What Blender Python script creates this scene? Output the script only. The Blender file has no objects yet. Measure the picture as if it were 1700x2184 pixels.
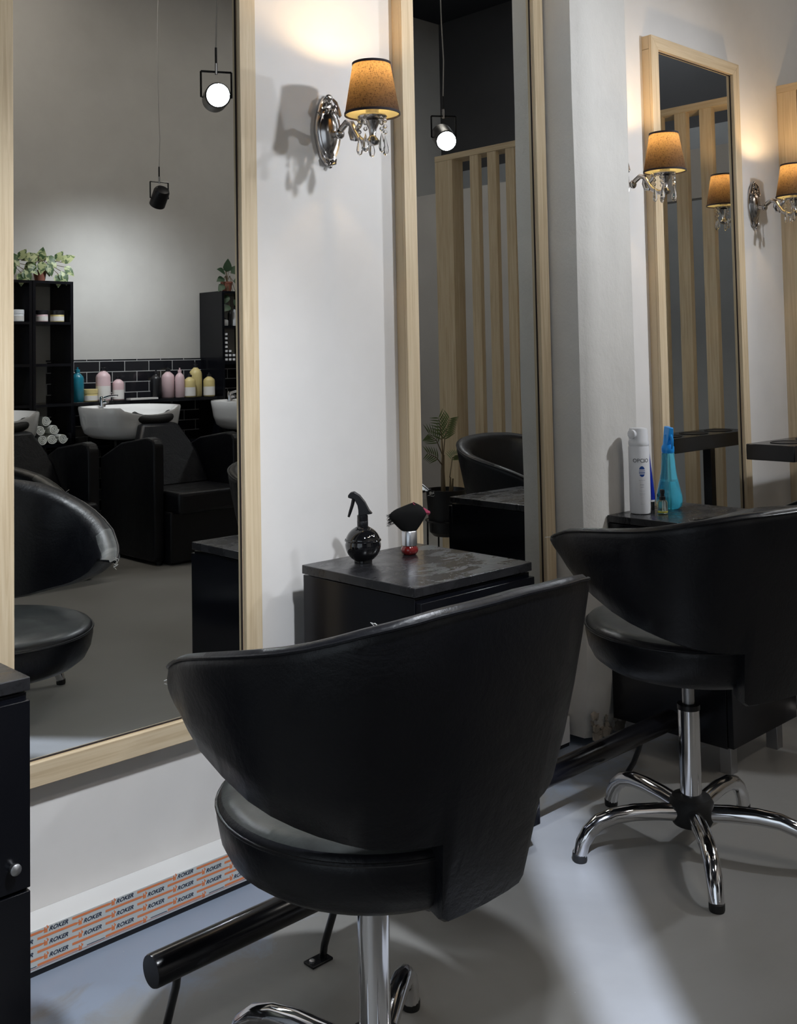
import bpy, bmesh, math, random
from mathutils import Vector, Matrix
random.seed(7)
PI = math.pi
S = bpy.context.scene
COL = S.collection
# ------------------------------------------------------------------ camera
CAMPOS = (0.0, -2.01, 1.2)
YAW, PITCH, ROLL = .742854, .0461204, -.0172891
F, CX, CY = 2255.0, 772.0, 657.0
cd = bpy.data.cameras.new('camera'); cam = bpy.data.objects.new('camera', cd); COL.objects.link(cam)
fw = Vector((math.sin(YAW)*math.cos(PITCH), math.cos(YAW)*math.cos(PITCH), math.sin(PITCH)))
r0 = Vector((math.cos(YAW), -math.sin(YAW), 0)); u0 = r0.cross(fw)
rr = r0*math.cos(ROLL)+u0*math.sin(ROLL); uu = -r0*math.sin(ROLL)+u0*math.cos(ROLL)
M = Matrix((rr, uu, -fw)).transposed().to_4x4(); M.translation = CAMPOS
cam.matrix_world = M
cd.sensor_fit = 'VERTICAL'; cd.sensor_height = 24; cd.lens = F/2184*24
cd.shift_x = (850-CX)/2184; cd.shift_y = -(1092-CY)/2184
cd.clip_start = .02
S.camera = cam
# ------------------------------------------------------------------ light
S.view_settings.view_transform = 'Standard'; S.view_settings.look = 'None'
S.view_settings.gamma = 1; S.view_settings.use_curve_mapping = False
S.view_settings.exposure = 0.1
S.cycles.sample_clamp_indirect = 30
w = bpy.data.worlds.new('world'); S.world = w; w.use_nodes = True
w.node_tree.nodes['Background'].inputs[0].default_value = (.6, .75, 1, 1)
w.node_tree.nodes['Background'].inputs[1].default_value = .12
SPOT_W, SPOT_COL = 55, (.88, .93, 1.0)
WASH_W = 55
STRIP_W = 560
BULB_W, BULB_COL = 3.6, (1.0, .68, .36)
ROOM_W = 10
PANEL_W = 24
END_W = 12
WALLY = .07        # face of the mirror wall
GLASSY = .045
def fill_light(x, y, z, sx, sy, e, col):
    l = bpy.data.lights.new('fill_light', 'AREA'); l.shape = 'RECTANGLE'; l.size = sx; l.size_y = sy
    l.energy = e; l.color = col
    o = bpy.data.objects.new('fill_light', l); o.location = (x, y, z); COL.objects.link(o); return o

# added fill: cool light from an invented left shop front, two unseen ceiling panels
a = fill_light(-2.50, -2.4, 1.5, 2.6, 3.0, ROOM_W, (.80, .90, 1.0)); a.rotation_euler = (0, -PI/2, 0)
fill_light(2.4, -3.6, 4.30, 1.2, .3, PANEL_W, (1.0, .90, .80))
fill_light(5.0, -2.75, 4.30, 1.2, .3, PANEL_W, (1.0, .93, .84))
# ------------------------------------------------------------------ materials
MATS = {}
def mat(name, col, rough=.5, metal=0, spec=.5, trans=0, ior=1.45, coat=0, emis=None, estr=0, alpha=1, sheen=0):
    if name in MATS: return MATS[name]
    m = bpy.data.materials.new(name); m.use_nodes = True
    b = m.node_tree.nodes['Principled BSDF']
    b.inputs['Base Color'].default_value = (*col, 1); b.inputs['Roughness'].default_value = rough
    b.inputs['Metallic'].default_value = metal; b.inputs['Specular IOR Level'].default_value = spec
    b.inputs['Transmission Weight'].default_value = trans; b.inputs['IOR'].default_value = ior
    b.inputs['Coat Weight'].default_value = coat; b.inputs['Alpha'].default_value = alpha
    b.inputs['Sheen Weight'].default_value = sheen
    if emis: b.inputs['Emission Color'].default_value = (*emis, 1); b.inputs['Emission Strength'].default_value = estr
    MATS[name] = m; return m
def N(m, t, **k):
    n = m.node_tree.nodes.new(t)
    for a, b in k.items(): setattr(n, a, b)
    return n
def L(m, a, b): m.node_tree.links.new(a, b)
def P(m): return m.node_tree.nodes['Principled BSDF']
def coords(m, scale=(1, 1, 1), src='Object', rot=(0, 0, 0)):
    tc = N(m, 'ShaderNodeTexCoord'); mp = N(m, 'ShaderNodeMapping')
    mp.inputs['Scale'].default_value = scale; mp.inputs['Rotation'].default_value = rot
    L(m, tc.outputs[src], mp.inputs[0]); return mp.outputs[0]
def noise(m, vec, scale, detail=4, rough=.55, dist=0):
    n = N(m, 'ShaderNodeTexNoise'); n.inputs['Scale'].default_value = scale; n.inputs['Detail'].default_value = detail
    n.inputs['Roughness'].default_value = rough; n.inputs['Distortion'].default_value = dist
    L(m, vec, n.inputs['Vector']); return n.outputs['Fac']
def ramp(m, fac, stops):
    r = N(m, 'ShaderNodeValToRGB'); e = r.color_ramp.elements
    while len(e) > 1: e.remove(e[0])
    e[0].position = stops[0][0]; e[0].color = (*stops[0][1], 1)
    for p, c in stops[1:]:
        x = e.new(p); x.color = (*c, 1)
    L(m, fac, r.inputs[0]); return r.outputs[0]
def bump(m, h, strength=.2, dist=.01):
    b = N(m, 'ShaderNodeBump'); b.inputs['Strength'].default_value = strength; b.inputs['Distance'].default_value = dist
    L(m, h, b.inputs['Height']); L(m, b.outputs[0], P(m).inputs['Normal'])
def g(v): return (v, v, v)

def m_wood(name, axis, a, b, c):
    m = mat(name, a, .55, spec=.3)
    sc = [60, 60, 60]; sc[axis] = 2.2
    v = coords(m, tuple(sc))
    n1 = noise(m, v, 1.6, 5, .6, .6)
    L(m, ramp(m, n1, [(.30, a), (.5, b), (.68, c)]), P(m).inputs['Base Color'])
    bump(m, n1, .08, .002); return m
WA, WB, WC = (.50, .385, .245), (.60, .48, .32), (.66, .545, .38)
WOODZ = m_wood('oak_upright', 2, WA, WB, WC)
WOODX = m_wood('oak_level', 0, WA, WB, WC)
WOODY = m_wood('oak_across', 1, WA, WB, WC)
def m_wall(name, c, amp=.04, chips=False):
    m = mat(name, c, .75, spec=.25)
    v = coords(m)
    n1 = noise(m, v, 2.2, 5, .6)
    c0 = tuple(x*(1-amp*2) for x in c); c1 = tuple(min(1, x*(1+amp)) for x in c)
    col = ramp(m, n1, [(.3, c0), (.7, c1)])
    n2 = noise(m, v, 22, 6, .6)
    if chips:
        n3 = noise(m, coords(m, (1, 1, .6)), 11, 8, .7)
        mx = N(m, 'ShaderNodeMix', data_type='RGBA')
        L(m, ramp(m, n3, [(.70, g(0)), (.73, g(1))]), mx.inputs[0]); L(m, col, mx.inputs[6]); mx.inputs[7].default_value = (.42, .37, .31, 1)
        col = mx.outputs[2]
        bump(m, n3, .25, .02)
    else: bump(m, n2, .05, .004)
    L(m, col, P(m).inputs['Base Color']); return m
WALL = m_wall('white_wall_paint', (.72, .70, .68))
WALLP = m_wall('old_pillar_paint', (.64, .62, .585), .05, True)
WALLB = m_wall('back_wall_paint', (.50, .485, .46))
WALLD = m_wall('dark_grey_wall_paint', (.085, .085, .09))
CEIL = m_wall('dark_ceiling_paint', (.035, .037, .045))
def m_floor():
    m = mat('painted_concrete_floor', (.3, .3, .3), .34, spec=.45)
    v = coords(m)
    n1 = noise(m, v, 1.3, 6, .6, .4)
    c1 = ramp(m, n1, [(.3, (.235, .23, .215)), (.55, (.285, .283, .272)), (.75, (.335, .336, .328))])
    # worn bluish paint by the wall
    sx = N(m, 'ShaderNodeSeparateXYZ'); L(m, v, sx.inputs[0])
    n2 = noise(m, v, 5, 8, .65, .7)
    ad = N(m, 'ShaderNodeMath', operation='MULTIPLY_ADD'); ad.inputs[1].default_value = 1.6; L(m, sx.outputs[1], ad.inputs[0]); L(m, n2, ad.inputs[2])
    f = ramp(m, ad.outputs[0], [(.12, g(0)), (.30, g(1))])
    mx = N(m, 'ShaderNodeMix', data_type='RGBA'); L(m, f, mx.inputs[0]); L(m, c1, mx.inputs[6]); mx.inputs[7].default_value = (.31, .365, .46, 1)
    n3 = noise(m, v, 60, 3, .5)
    mx2 = N(m, 'ShaderNodeMix', data_type='RGBA'); L(m, ramp(m, n3, [(.76, g(0)), (.80, g(.8))]), mx2.inputs[0]); L(m, mx.outputs[2], mx2.inputs[6]); mx2.inputs[7].default_value = (.5, .5, .5, 1)
    L(m, mx2.outputs[2], P(m).inputs['Base Color'])
    L(m, ramp(m, n1, [(.3, g(.28)), (.7, g(.46))]), P(m).inputs['Roughness'])
    bump(m, noise(m, v, 9, 6, .6), .06, .01); return m
FLOOR = m_floor()
def m_leather():
    m = mat('black_leatherette', (.005, .0055, .008), .36, spec=.4)
    v = coords(m)
    n1 = noise(m, v, 130, 3, .6); n2 = noise(m, v, 9, 5, .65, 1.2)
    ad = N(m, 'ShaderNodeMath', operation='MULTIPLY_ADD'); ad.inputs[1].default_value = 3.5; L(m, n2, ad.inputs[0]); L(m, n1, ad.inputs[2])
    bump(m, ad.outputs[0], .10, .006)
    L(m, ramp(m, n2, [(.35, g(.32)), (.7, g(.48))]), P(m).inputs['Roughness'])
    n4 = noise(m, coords(m, (1, 1, 3)), 16, 8, .75, 2.5)
    L(m, ramp(m, n4, [(.62, (.0045, .005, .0075)), (.76, (.016, .016, .019))]), P(m).inputs['Base Color'])
    return m
LEATHER = m_leather()
def m_worn():
    m = mat('worn_grey_leatherette', (.08, .085, .085), .42, spec=.5)
    v = coords(m); n = noise(m, v, 14, 7, .7, .8)
    L(m, ramp(m, n, [(.3, (.03, .032, .033)), (.55, (.065, .07, .07)), (.72, (.16, .165, .16))]), P(m).inputs['Base Color'])
    bump(m, n, .2, .006); return m
WORN = m_worn()
def m_seattop():
    m = mat('worn_wall_lit_leatherette', (.03, .033, .032), .36, spec=.5); v = coords(m); n = noise(m, v, 7, 7, .7, .8)  # paler seat top: wear plus reflected wall light put into the colour
    L(m, ramp(m, n, [(.35, (.016, .017, .018)), (.65, (.045, .050, .047))]), P(m).inputs['Base Color']); bump(m, noise(m, v, 130, 3, .6), .08, .003); return m
SEATTOP = m_seattop()
def m_lam():
    m = mat('black_laminate', (.004, .0045, .007), .20, spec=.4)
    return m
LAM = m_lam()
def m_lamtop():
    m = mat('scuffed_black_laminate_top', (.02, .02, .022), .2, spec=.6)
    v = coords(m, (1, 1.6, 1)); n = noise(m, v, 9, 9, .70, .6)
    L(m, ramp(m, n, [(.48, (.016, .016, .018)), (.66, (.026, .026, .029)), (.80, (.14, .14, .145))]), P(m).inputs['Base Color'])
    L(m, ramp(m, n, [(.35, g(.16)), (.7, g(.42))]), P(m).inputs['Roughness']); return m
LAMTOP = m_lamtop()
CHROME = mat('chrome', (.72, .72, .74), .09, 1)
PEWTER = mat('antique_silver', (.50, .48, .47), .20, 1)
BRUSHED = mat('brushed_grey_metal', (.42, .42, .43), .42, 1)
BLACKP = mat('black_plastic', (.007, .007, .009), .36)
BLACKG = mat('glossy_black_plastic', (.006, .006, .007), .06, coat=.6)
BLACKM = mat('black_painted_steel', (.006, .006, .008), .22, spec=.5)
RUBBER = mat('black_rubber', (.01, .01, .01), .6)
MIRROR = mat('mirror_silver', (.74, .755, .74), .0, 1)
GAPSHADE = mat('gap_shade', (.02, .012, .01), .8)
CERAMIC = mat('white_ceramic', (.80, .80, .80), .10, coat=.5)
TRIMW = mat('white_trim_paint', (.80, .80, .79), .35)
FILM = mat('printed_protective_film', (.60, .62, .61), .25)
ORANGE = mat('orange_print', (.78, .24, .09), .4)
NAVY = mat('navy_print', (.02, .03, .06), .4)
TERRA = mat('terracotta', (.26, .095, .06), .7)
SOIL = mat('potting_soil', (.03, .02, .015), .9)
GREEND = mat('dark_green_leaf', (.035, .07, .035), .45)
STEMG = mat('brown_green_stem', (.12, .085, .045), .6)
PALML = mat('palm_leaf_green', (.10, .15, .05), .5)
def m_varieg():
    m = mat('variegated_leaf', (.1, .15, .05), .45); v = coords(m); n = noise(m, v, 28, 3, .5, 1)
    L(m, ramp(m, n, [(.44, (.045, .09, .03)), (.52, (.36, .40, .20))]), P(m).inputs['Base Color']); return m
VARIE = m_varieg()
TOWEL = mat('white_towel', (.72, .73, .68), .95, spec=.1, sheen=.3)
GLASSM = mat('clear_crystal', (1, 1, 1), .0, trans=1, ior=1.52)
WHITEP = mat('white_plastic', (.74, .75, .78), .25)
CREAM = mat('cream_shade_lining', (.85, .8, .62), .8)
BLUEP = mat('bright_blue_plastic', (.015, .30, .80), .3)
BLUET = mat('blue_tube_plastic', (.01, .025, .33), .28)
BLUEL = mat('blue_ink', (.015, .07, .30), .4)
GREYI = mat('grey_ink', (.28, .31, .36), .5)
REDP = mat('dark_red_lacquer', (.16, .012, .012), .12, coat=.5)
PINK = mat('pink_plastic', (.62, .10, .18), .35)
ALU = mat('satin_aluminium', (.62, .63, .66), .3, 1)
BRISTLE = mat('black_bristles', (.006, .006, .006), .8, spec=.2)
PINKB = mat('pale_pink_plastic', (.58, .42, .44), .4)
PINKL = mat('white_bottle_label', (.68, .66, .64), .5)
YELB = mat('yellow_cream_plastic', (.55, .45, .20), .4)
TEAL = mat('teal_plastic', (.01, .16, .23), .3)
THREAD = mat('frayed_white_thread', (.6, .6, .58), .9)
POSTER = mat('dark_red_poster_print', (.25, .03, .05), .5)
LEDM = mat('lit_led_disc', (1, 1, 1), .5, emis=(.93, .97, 1), estr=22)
LITD = mat('daylit_opening', (.8, .85, .9), .5, emis=(.7, .8, 1), estr=.8)
def m_shade():
    m = mat('dark_linen_shade', (.07, .05, .045), .9)
    nt = m.node_tree; out = nt.nodes['Material Output']
    df = N(m, 'ShaderNodeBsdfDiffuse'); tl = N(m, 'ShaderNodeBsdfTranslucent'); mx = N(m, 'ShaderNodeMixShader')
    v = coords(m, (1, 1, 1)); n = noise(m, coords(m, (480, 480, 110)), 1, 3, .7)
    n2 = noise(m, coords(m, (120, 120, 520)), 1, 3, .7)
    ad = N(m, 'ShaderNodeMath', operation='ADD'); L(m, n, ad.inputs[0]); L(m, n2, ad.inputs[1])
    L(m, ramp(m, ad.outputs[0], [(.7, (.030, .023, .024)), (1.0, (.085, .065, .06))]), df.inputs[0])
    L(m, ramp(m, ad.outputs[0], [(.75, (.035, .018, .009)), (1.05, (.17, .115, .065))]), tl.inputs[0])
    mx.inputs[0].default_value = .5
    L(m, df.outputs[0], mx.inputs[1]); L(m, tl.outputs[0], mx.inputs[2]); L(m, mx.outputs[0], out.inputs[0]); return m
SHADE = m_shade()
def m_lining():
    m = mat('cream_lining', (.8, .78, .6), .9); out = m.node_tree.nodes['Material Output']
    df = N(m, 'ShaderNodeBsdfDiffuse'); tl = N(m, 'ShaderNodeBsdfTranslucent'); mx = N(m, 'ShaderNodeMixShader')
    df.inputs[0].default_value = (.62, .61, .42, 1); tl.inputs[0].default_value = (.80, .78, .62, 1); mx.inputs[0].default_value = .5
    L(m, df.outputs[0], mx.inputs[1]); L(m, tl.outputs[0], mx.inputs[2]); L(m, mx.outputs[0], out.inputs[0]); return m
LINING = m_lining()
SHADETRIM = mat('dark_shade_binding', (.02, .014, .018), .8)
BULBM = mat('warm_bulb_glass', (1, .9, .7), .4, emis=(1, .72, .36), estr=9)
def m_liquid(name, c, a=.55):
    m = mat(name, c, .05, trans=.75, ior=1.33); return m
BLUECLEAR = m_liquid('translucent_blue_plastic', (.16, .72, .95))
BLUELIQ = m_liquid('pale_turquoise_liquid', (.42, .92, .98))
CLEARP = mat('clear_plastic', (.85, .97, .95), .04, trans=.95, ior=1.3)
OIL = mat('yellow_oil', (.75, .60, .02), .1)
def m_tile():
    m = mat('black_subway_tile', (.01, .01, .012), .12, coat=.3)
    v = coords(m, (1, 1, 1), rot=(PI/2, 0, 0))
    b = N(m, 'ShaderNodeTexBrick'); b.inputs['Scale'].default_value = 1
    b.inputs['Color1'].default_value = (.008, .009, .013, 1); b.inputs['Color2'].default_value = (.022, .022, .026, 1)
    b.inputs['Mortar'].default_value = (.42, .42, .42, 1); b.inputs['Mortar Size'].default_value = .0028
    b.inputs['Brick Width'].default_value = .2; b.inputs['Row Height'].default_value = .075
    b.inputs['Mortar Smooth'].default_value = .1
    L(m, v, b.inputs['Vector']); L(m, b.outputs['Color'], P(m).inputs['Base Color'])
    L(m, ramp(m, b.outputs['Fac'], [(0, g(.12)), (1, g(.8))]), P(m).inputs['Roughness'])
    return m
TILE = m_tile()

# ------------------------------------------------------------------ mesh helpers
class MB:
    def __init__(s): s.v = []; s.f = []; s.mi = []; s.cur = 0
    def add(s, vs, fs):
        o = len(s.v); s.v += [tuple(v) for v in vs]
        for f in fs: s.f.append(tuple(i+o for i in f)); s.mi.append(s.cur)
        return s
    def box(s, x0, y0, z0, x1, y1, z1):
        x0, x1 = sorted((x0, x1)); y0, y1 = sorted((y0, y1)); z0, z1 = sorted((z0, z1))
        return s.add([(x0,y0,z0),(x1,y0,z0),(x1,y1,z0),(x0,y1,z0),(x0,y0,z1),(x1,y0,z1),(x1,y1,z1),(x0,y1,z1)],
                     [(0,3,2,1),(4,5,6,7),(0,1,5,4),(1,2,6,5),(2,3,7,6),(3,0,4,7)])
    def rings(s, rs, caps=True, closed=True):
        n = len(rs[0]); vs = [p for r in rs for p in r]; fs = []
        for i in range(len(rs)-1):
            for j in range(n if closed else n-1):
                k = (j+1) % n
                fs.append((i*n+j, i*n+k, (i+1)*n+k, (i+1)*n+j))
        if caps:
            fs.append(tuple(reversed(range(n)))); fs.append(tuple((len(rs)-1)*n+j for j in range(n)))
        return s.add(vs, fs)
    def lathe(s, prof, c=(0, 0, 0), n=32, sx=1, sy=1, caps=True):
        return s.rings([[(c[0]+r*sx*math.cos(2*PI*j/n), c[1]+r*sy*math.sin(2*PI*j/n), c[2]+z) for j in range(n)] for r, z in prof], caps)
    def tube(s, pts, rad, n=12, caps=True):
        pts = [Vector(p) for p in pts]; rs = []
        if not isinstance(rad, (list, tuple)): rad = [rad]*len(pts)
        up = Vector((0, 0, 1)); prev = None
        for i, p in enumerate(pts):
            t = (pts[min(i+1, len(pts)-1)]-pts[max(i-1, 0)]).normalized()
            if prev is None:
                a = t.cross(up)
                if a.length < .05: a = t.cross(Vector((1, 0, 0)))
            else: a = prev - t*prev.dot(t)
            a.normalize(); prev = a; b = t.cross(a)
            rs.append([p+(a*math.cos(2*PI*j/n)+b*math.sin(2*PI*j/n))*rad[i] for j in range(n)])
        return s.rings(rs, caps)
    def ball(s, c, r, n=12, sc=(1, 1, 1)):
        m = n//2; return s.rings([[(c[0]+r*sc[0]*math.sin(PI*i/m)*math.cos(2*PI*j/n), c[1]+r*sc[1]*math.sin(PI*i/m)*math.sin(2*PI*j/n), c[2]+r*sc[2]*math.cos(PI*i/m)) for j in range(n)] for i in [.04]+list(range(1, m))+[m-.04]])
    def build(s, name, m, parent=None, smooth=False, bevel=0, sub=0, segs=2, loc=None):
        me = bpy.data.meshes.new(name); me.from_pydata(s.v, [], s.f)
        ms = m if isinstance(m, (list, tuple)) else [m]
        for x in ms: me.materials.append(x)
        for p, k in zip(me.polygons, s.mi): p.material_index = k
        bm = bmesh.new(); bm.from_mesh(me); bmesh.ops.recalc_face_normals(bm, faces=bm.faces); bm.to_mesh(me); bm.free()
        if smooth:
            for p in me.polygons: p.use_smooth = True
            if smooth != 'all':
                me.set_sharp_from_angle(angle=math.radians(smooth if smooth is not True else 40))
        o = bpy.data.objects.new(name, me); COL.objects.link(o)
        if parent: o.parent = parent
        if loc: o.location = loc
        if bevel:
            b = o.modifiers.new('bevel', 'BEVEL'); b.width = bevel; b.segments = segs; b.limit_method = 'ANGLE'; b.angle_limit = math.radians(35)
            if not smooth:
                for p in me.polygons: p.use_smooth = True
                me.set_sharp_from_angle(angle=math.radians(30))
        if sub: x = o.modifiers.new('sub', 'SUBSURF'); x.levels = sub; x.render_levels = sub
        return o
def box(name, m, x0, y0, z0, x1, y1, z1, parent=None, bevel=0):
    return MB().box(x0, y0, z0, x1, y1, z1).build(name, m, parent, bevel=bevel)
def tag(o, label=None, cat=None, group=None, kind=None):
    for k, v in (('label', label), ('category', cat), ('group', group), ('kind', kind)):
        if v: o[k] = v
    return o
def thing(name, label, cat, loc=(0, 0, 0), rz=0, group=None):
    o = bpy.data.objects.new(name, None); COL.objects.link(o); o.empty_display_size = .1
    o.location = loc; o.rotation_euler = (0, 0, rz); return tag(o, label, cat, group)
def struct(name, mb, m, **k):
    return tag(mb.build(name, m, **k), kind='structure')
def copy_tree(o, parent=None):
    c = o.copy(); COL.objects.link(c); c.parent = parent
    for ch in [x for x in o.children]: copy_tree(ch, c)
    return c
def text(s, size, m, name, parent, mw, depth=.0004, bold=False, shear=0, align='CENTER'):
    cu = bpy.data.curves.new(name, 'FONT'); cu.body = s; cu.size = size; cu.extrude = depth; cu.align_x = align; cu.align_y = 'CENTER'
    cu.shear = shear; cu.resolution_u = 3
    if bold: cu.offset = size*.02
    tmp = bpy.data.objects.new('t', cu); COL.objects.link(tmp)
    bpy.context.view_layer.update()
    me = bpy.data.meshes.new_from_object(tmp.evaluated_get(bpy.context.evaluated_depsgraph_get()))
    bpy.data.objects.remove(tmp); me.transform(mw); me.name = name
    me.materials.clear(); me.materials.append(m)
    if name is None: return me
    o = bpy.data.objects.new(name, me); COL.objects.link(o); o.parent = parent; return o
def text_mesh(s, size, shear=0, bold=False):
    cu = bpy.data.curves.new('t', 'FONT'); cu.body = s; cu.size = size; cu.extrude = .0002; cu.align_x = 'LEFT'
    cu.shear = shear; cu.resolution_u = 3
    if bold: cu.offset = size*.02
    tmp = bpy.data.objects.new('t', cu); COL.objects.link(tmp); bpy.context.view_layer.update()
    me = bpy.data.meshes.new_from_object(tmp.evaluated_get(bpy.context.evaluated_depsgraph_get()))
    bpy.data.objects.remove(tmp)
    v = [tuple(x.co) for x in me.vertices]; f = [tuple(p.vertices) for p in me.polygons]; return v, f

# ------------------------------------------------------------------ room shell
RX0, RX1, RY, RZ = -2.6, 7.3, -4.7, 4.35
struct('floor', MB().box(RX0-.1, RY-.1, -.1, RX1+.1, WALLY+.1, 0), FLOOR)
struct('ceiling', MB().box(RX0-.1, RY-.1, RZ, RX1+.1, WALLY+.1, RZ+.1), CEIL)
struct('wall_front', MB().box(RX0-.1, WALLY, 0, RX1+.1, WALLY+.12, RZ), WALL)
struct('wall_back', MB().box(RX0-.1, RY-.12, 0, RX1+.1, RY, RZ), WALLB)
struct('wall_left', MB().box(RX0-.12, RY, 0, RX0, WALLY, RZ), WALLB)
struct('wall_right', MB().box(RX1, RY, 0, RX1+.12, WALLY, RZ), WALLD)
struct('wall_right_lower', MB().box(RX1-.02, RY, 0, RX1, WALLY, 2.9), m_wall('pale_blue_grey_paint', (.40, .42, .44)))
fill_light(6.9, -2.2, 4.30, .3, 1.2, END_W, (.85, .92, 1.0))  # fill light added for the far end
wd = MB().box(RX0, -4.0, 0, RX0+.04, -3.94, 2.75).box(RX0, -.86, 0, RX0+.04, -.8, 2.75).box(RX0, -4.0, 2.7, RX0+.04, -.8, 2.76).box(RX0, -2.43, 0, RX0+.04, -2.37, 2.75)
w2 = struct('fill_window', wd, BLACKM)  # invented window, out of view, added to carry the left fill light
box('pane', mat('fill_window_glow', (.5, .6, .7), .1, emis=(.8, .9, 1), estr=.5), RX0+.001, -3.94, .02, RX0+.02, -.86, 2.70, w2)['kind'] = 'structure'
for xx, yy in ((2.4, -3.6), (5.0, -2.75), (6.9, -2.2)):  # glowing panels added where the ceiling fill lights hang
    pn = thing('fill_panel', 'added long white fill panel %s' % ('over the washing corner' if xx < 3 else 'near the slatted divider' if xx < 6 else 'beyond the white partition'), 'ceiling lamp', (xx, yy, RZ), rz=(PI/2 if xx > 6 else 0), group='added fill panels')
    box('frame', TRIMW, -.64, -.19, -.03, .64, .19, 0, pn); box('diffuser', mat('fill_panel_glow', (1, 1, 1), .5, emis=(1, .95, .88), estr=3), -.61, -.16, -.034, .61, .16, -.03, pn)
# half-height light partition with an opening, beyond the slatted divider
px = 6.4
struct('wall_partition', MB().box(px, RY, 0, px+.1, -3.05, 2.55).box(px, -3.05, 2.22, px+.1, -.9, 2.55).box(px, -.9, 0, px+.1, WALLY, 2.55), m_wall('partition_paint', (.52, .51, .50)))
# ceiling beams
struct('trim_3', MB().box(5.4, RY, 4.0, 5.75, WALLY, RZ), WALLD)
# pillar of the mirror wall
def pillar():
    x0, x1, y0, ch = 2.682, 2.952, -.092, .05
    mb = MB(); rs = []
    zs = [0.03, .06, .085, .11, .14, .17, .2, .3, .5, .8, 1.1, 1.4, 1.7, 2, 2.3, 2.6, 3, RZ]
    for z in zs:
        er = max(0, (.15-z))*.28 if z < .15 else 0
        def j(a): return random.uniform(-a, a)
        a = .010 if z < .18 else .0022
        pts = [(x0+er*.3, WALLY+.005)]
        pts += [(x0+er*.4+j(a)*.4, y0+ch*.45+er+j(a)), (x0+.02+er*.4+j(a), y0+.012+er+j(a)), (x0+.045+j(a), y0+er+j(a))]
        for t in (.3, .45, .6, .75, .9): pts.append((x0+(x1-x0)*t, y0+er+j(a)))
        pts += [(x1-.006-er*.4, y0+er+j(a)), (x1-er*.3+j(a), y0+.01+er), (x1, WALLY+.005)]
        rs.append([(p[0], p[1], z) for p in pts])
    mb.rings(rs)
    o = struct('pillar', mb, WALLP, smooth=50)
    # crumbled plaster at the foot
    mb = MB()
    for i in range(46):
        c = (random.uniform(x0+.02, x1-.02), y0+.026+random.uniform(-.012, .012), random.uniform(.03, .135))
        r = random.uniform(.008, .024)
        mb.ball(c, r, 7, (random.uniform(.7, 1.5), .5, random.uniform(.5, 1.1)))
    mb.v = [(x+random.uniform(-.004, .004), min(y, y0+.03)+random.uniform(-.003, .003), max(.028, z+random.uniform(-.005, .005))) for x, y, z in mb.v]
    c = mb.build('crumbled_plaster', m_wall('bare_plaster', (.44, .39, .33), .35), o); c['kind'] = 'structure'
pillar()
# boxed skirting with a strip of printed protective film
def skirting(n, x0, x1):
    s = struct('baseboard_front' if n == 0 else 'baseboard_front_2', MB().box(x0, 0.0, .012, x1, WALLY, .091), TRIMW, bevel=.0015)
    box('shadow_gap', BLACKP, x0, .004, 0, x1, WALLY, .012, s)
    return s
sk = skirting(0, .30, 2.68)
fx0, fx1 = .60, 1.64
box('protective_film', FILM, fx0, -.0012, .016, fx1, 0.0, .0895, sk)
tv, tf = text_mesh('ROKER', .0155, .35, True)
bars = MB(); words = MB(); marks = MB()
rows = [(.0845, 0), (.0725, 1), (.060, 0), (.0475, 1), (.0345, 0), (.0225, 1)]
per = .148
for z, k in rows:
    for i in range(-4, 8):
        xc = .997+per*i+(k*per/2)
        if xc < fx0+.05 or xc > fx1-.05: continue
        if z > .03:
            sc = 1
            words.add([(xc-.020+v[0]*.82, -.0016-v[2], z-.005+v[1]*.72) for v in tv], tf)
        else:
            words.box(xc-.012, -.0016, z-.002, xc+.028, -.0012, z-.0008)
        for dx, dz, r in ((-.0265, -.002, .0036), (-.022, .003, .0018), (-.0285, .0035, .0013), (-.0235, .0062, .0010)):
            marks.box(xc+dx-r, -.0016, z+dz-r, xc+dx+r, -.0012, z+dz+r)
        xb = xc+per/2
        if xb+.045 < fx1 and xb-.045 > fx0:
            h = .0023
            bars.add([(xb-.044, -.0016, z+.0-h), (xb+.040, -.0016, z-h), (xb+.046, -.0016, z+h*.2), (xb+.036, -.0016, z+h), (xb-.044, -.0016, z+h)], [(0, 1, 2, 3, 4)])
bars.build('printed_bars', ORANGE, sk); marks.build('printed_emblems', ORANGE, sk); words.build('printed_words', NAVY, sk)
box('film_edge_line', mat('dull_red_line', (.35, .12, .12), .5), fx0, -.0016, .0178, fx1, -.0012, .0186, sk)
# black tiles behind the basins
struct('trim_1', MB().box(3.30, RY, 0, RX1, RY+.012, 1.213), TILE)

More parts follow.
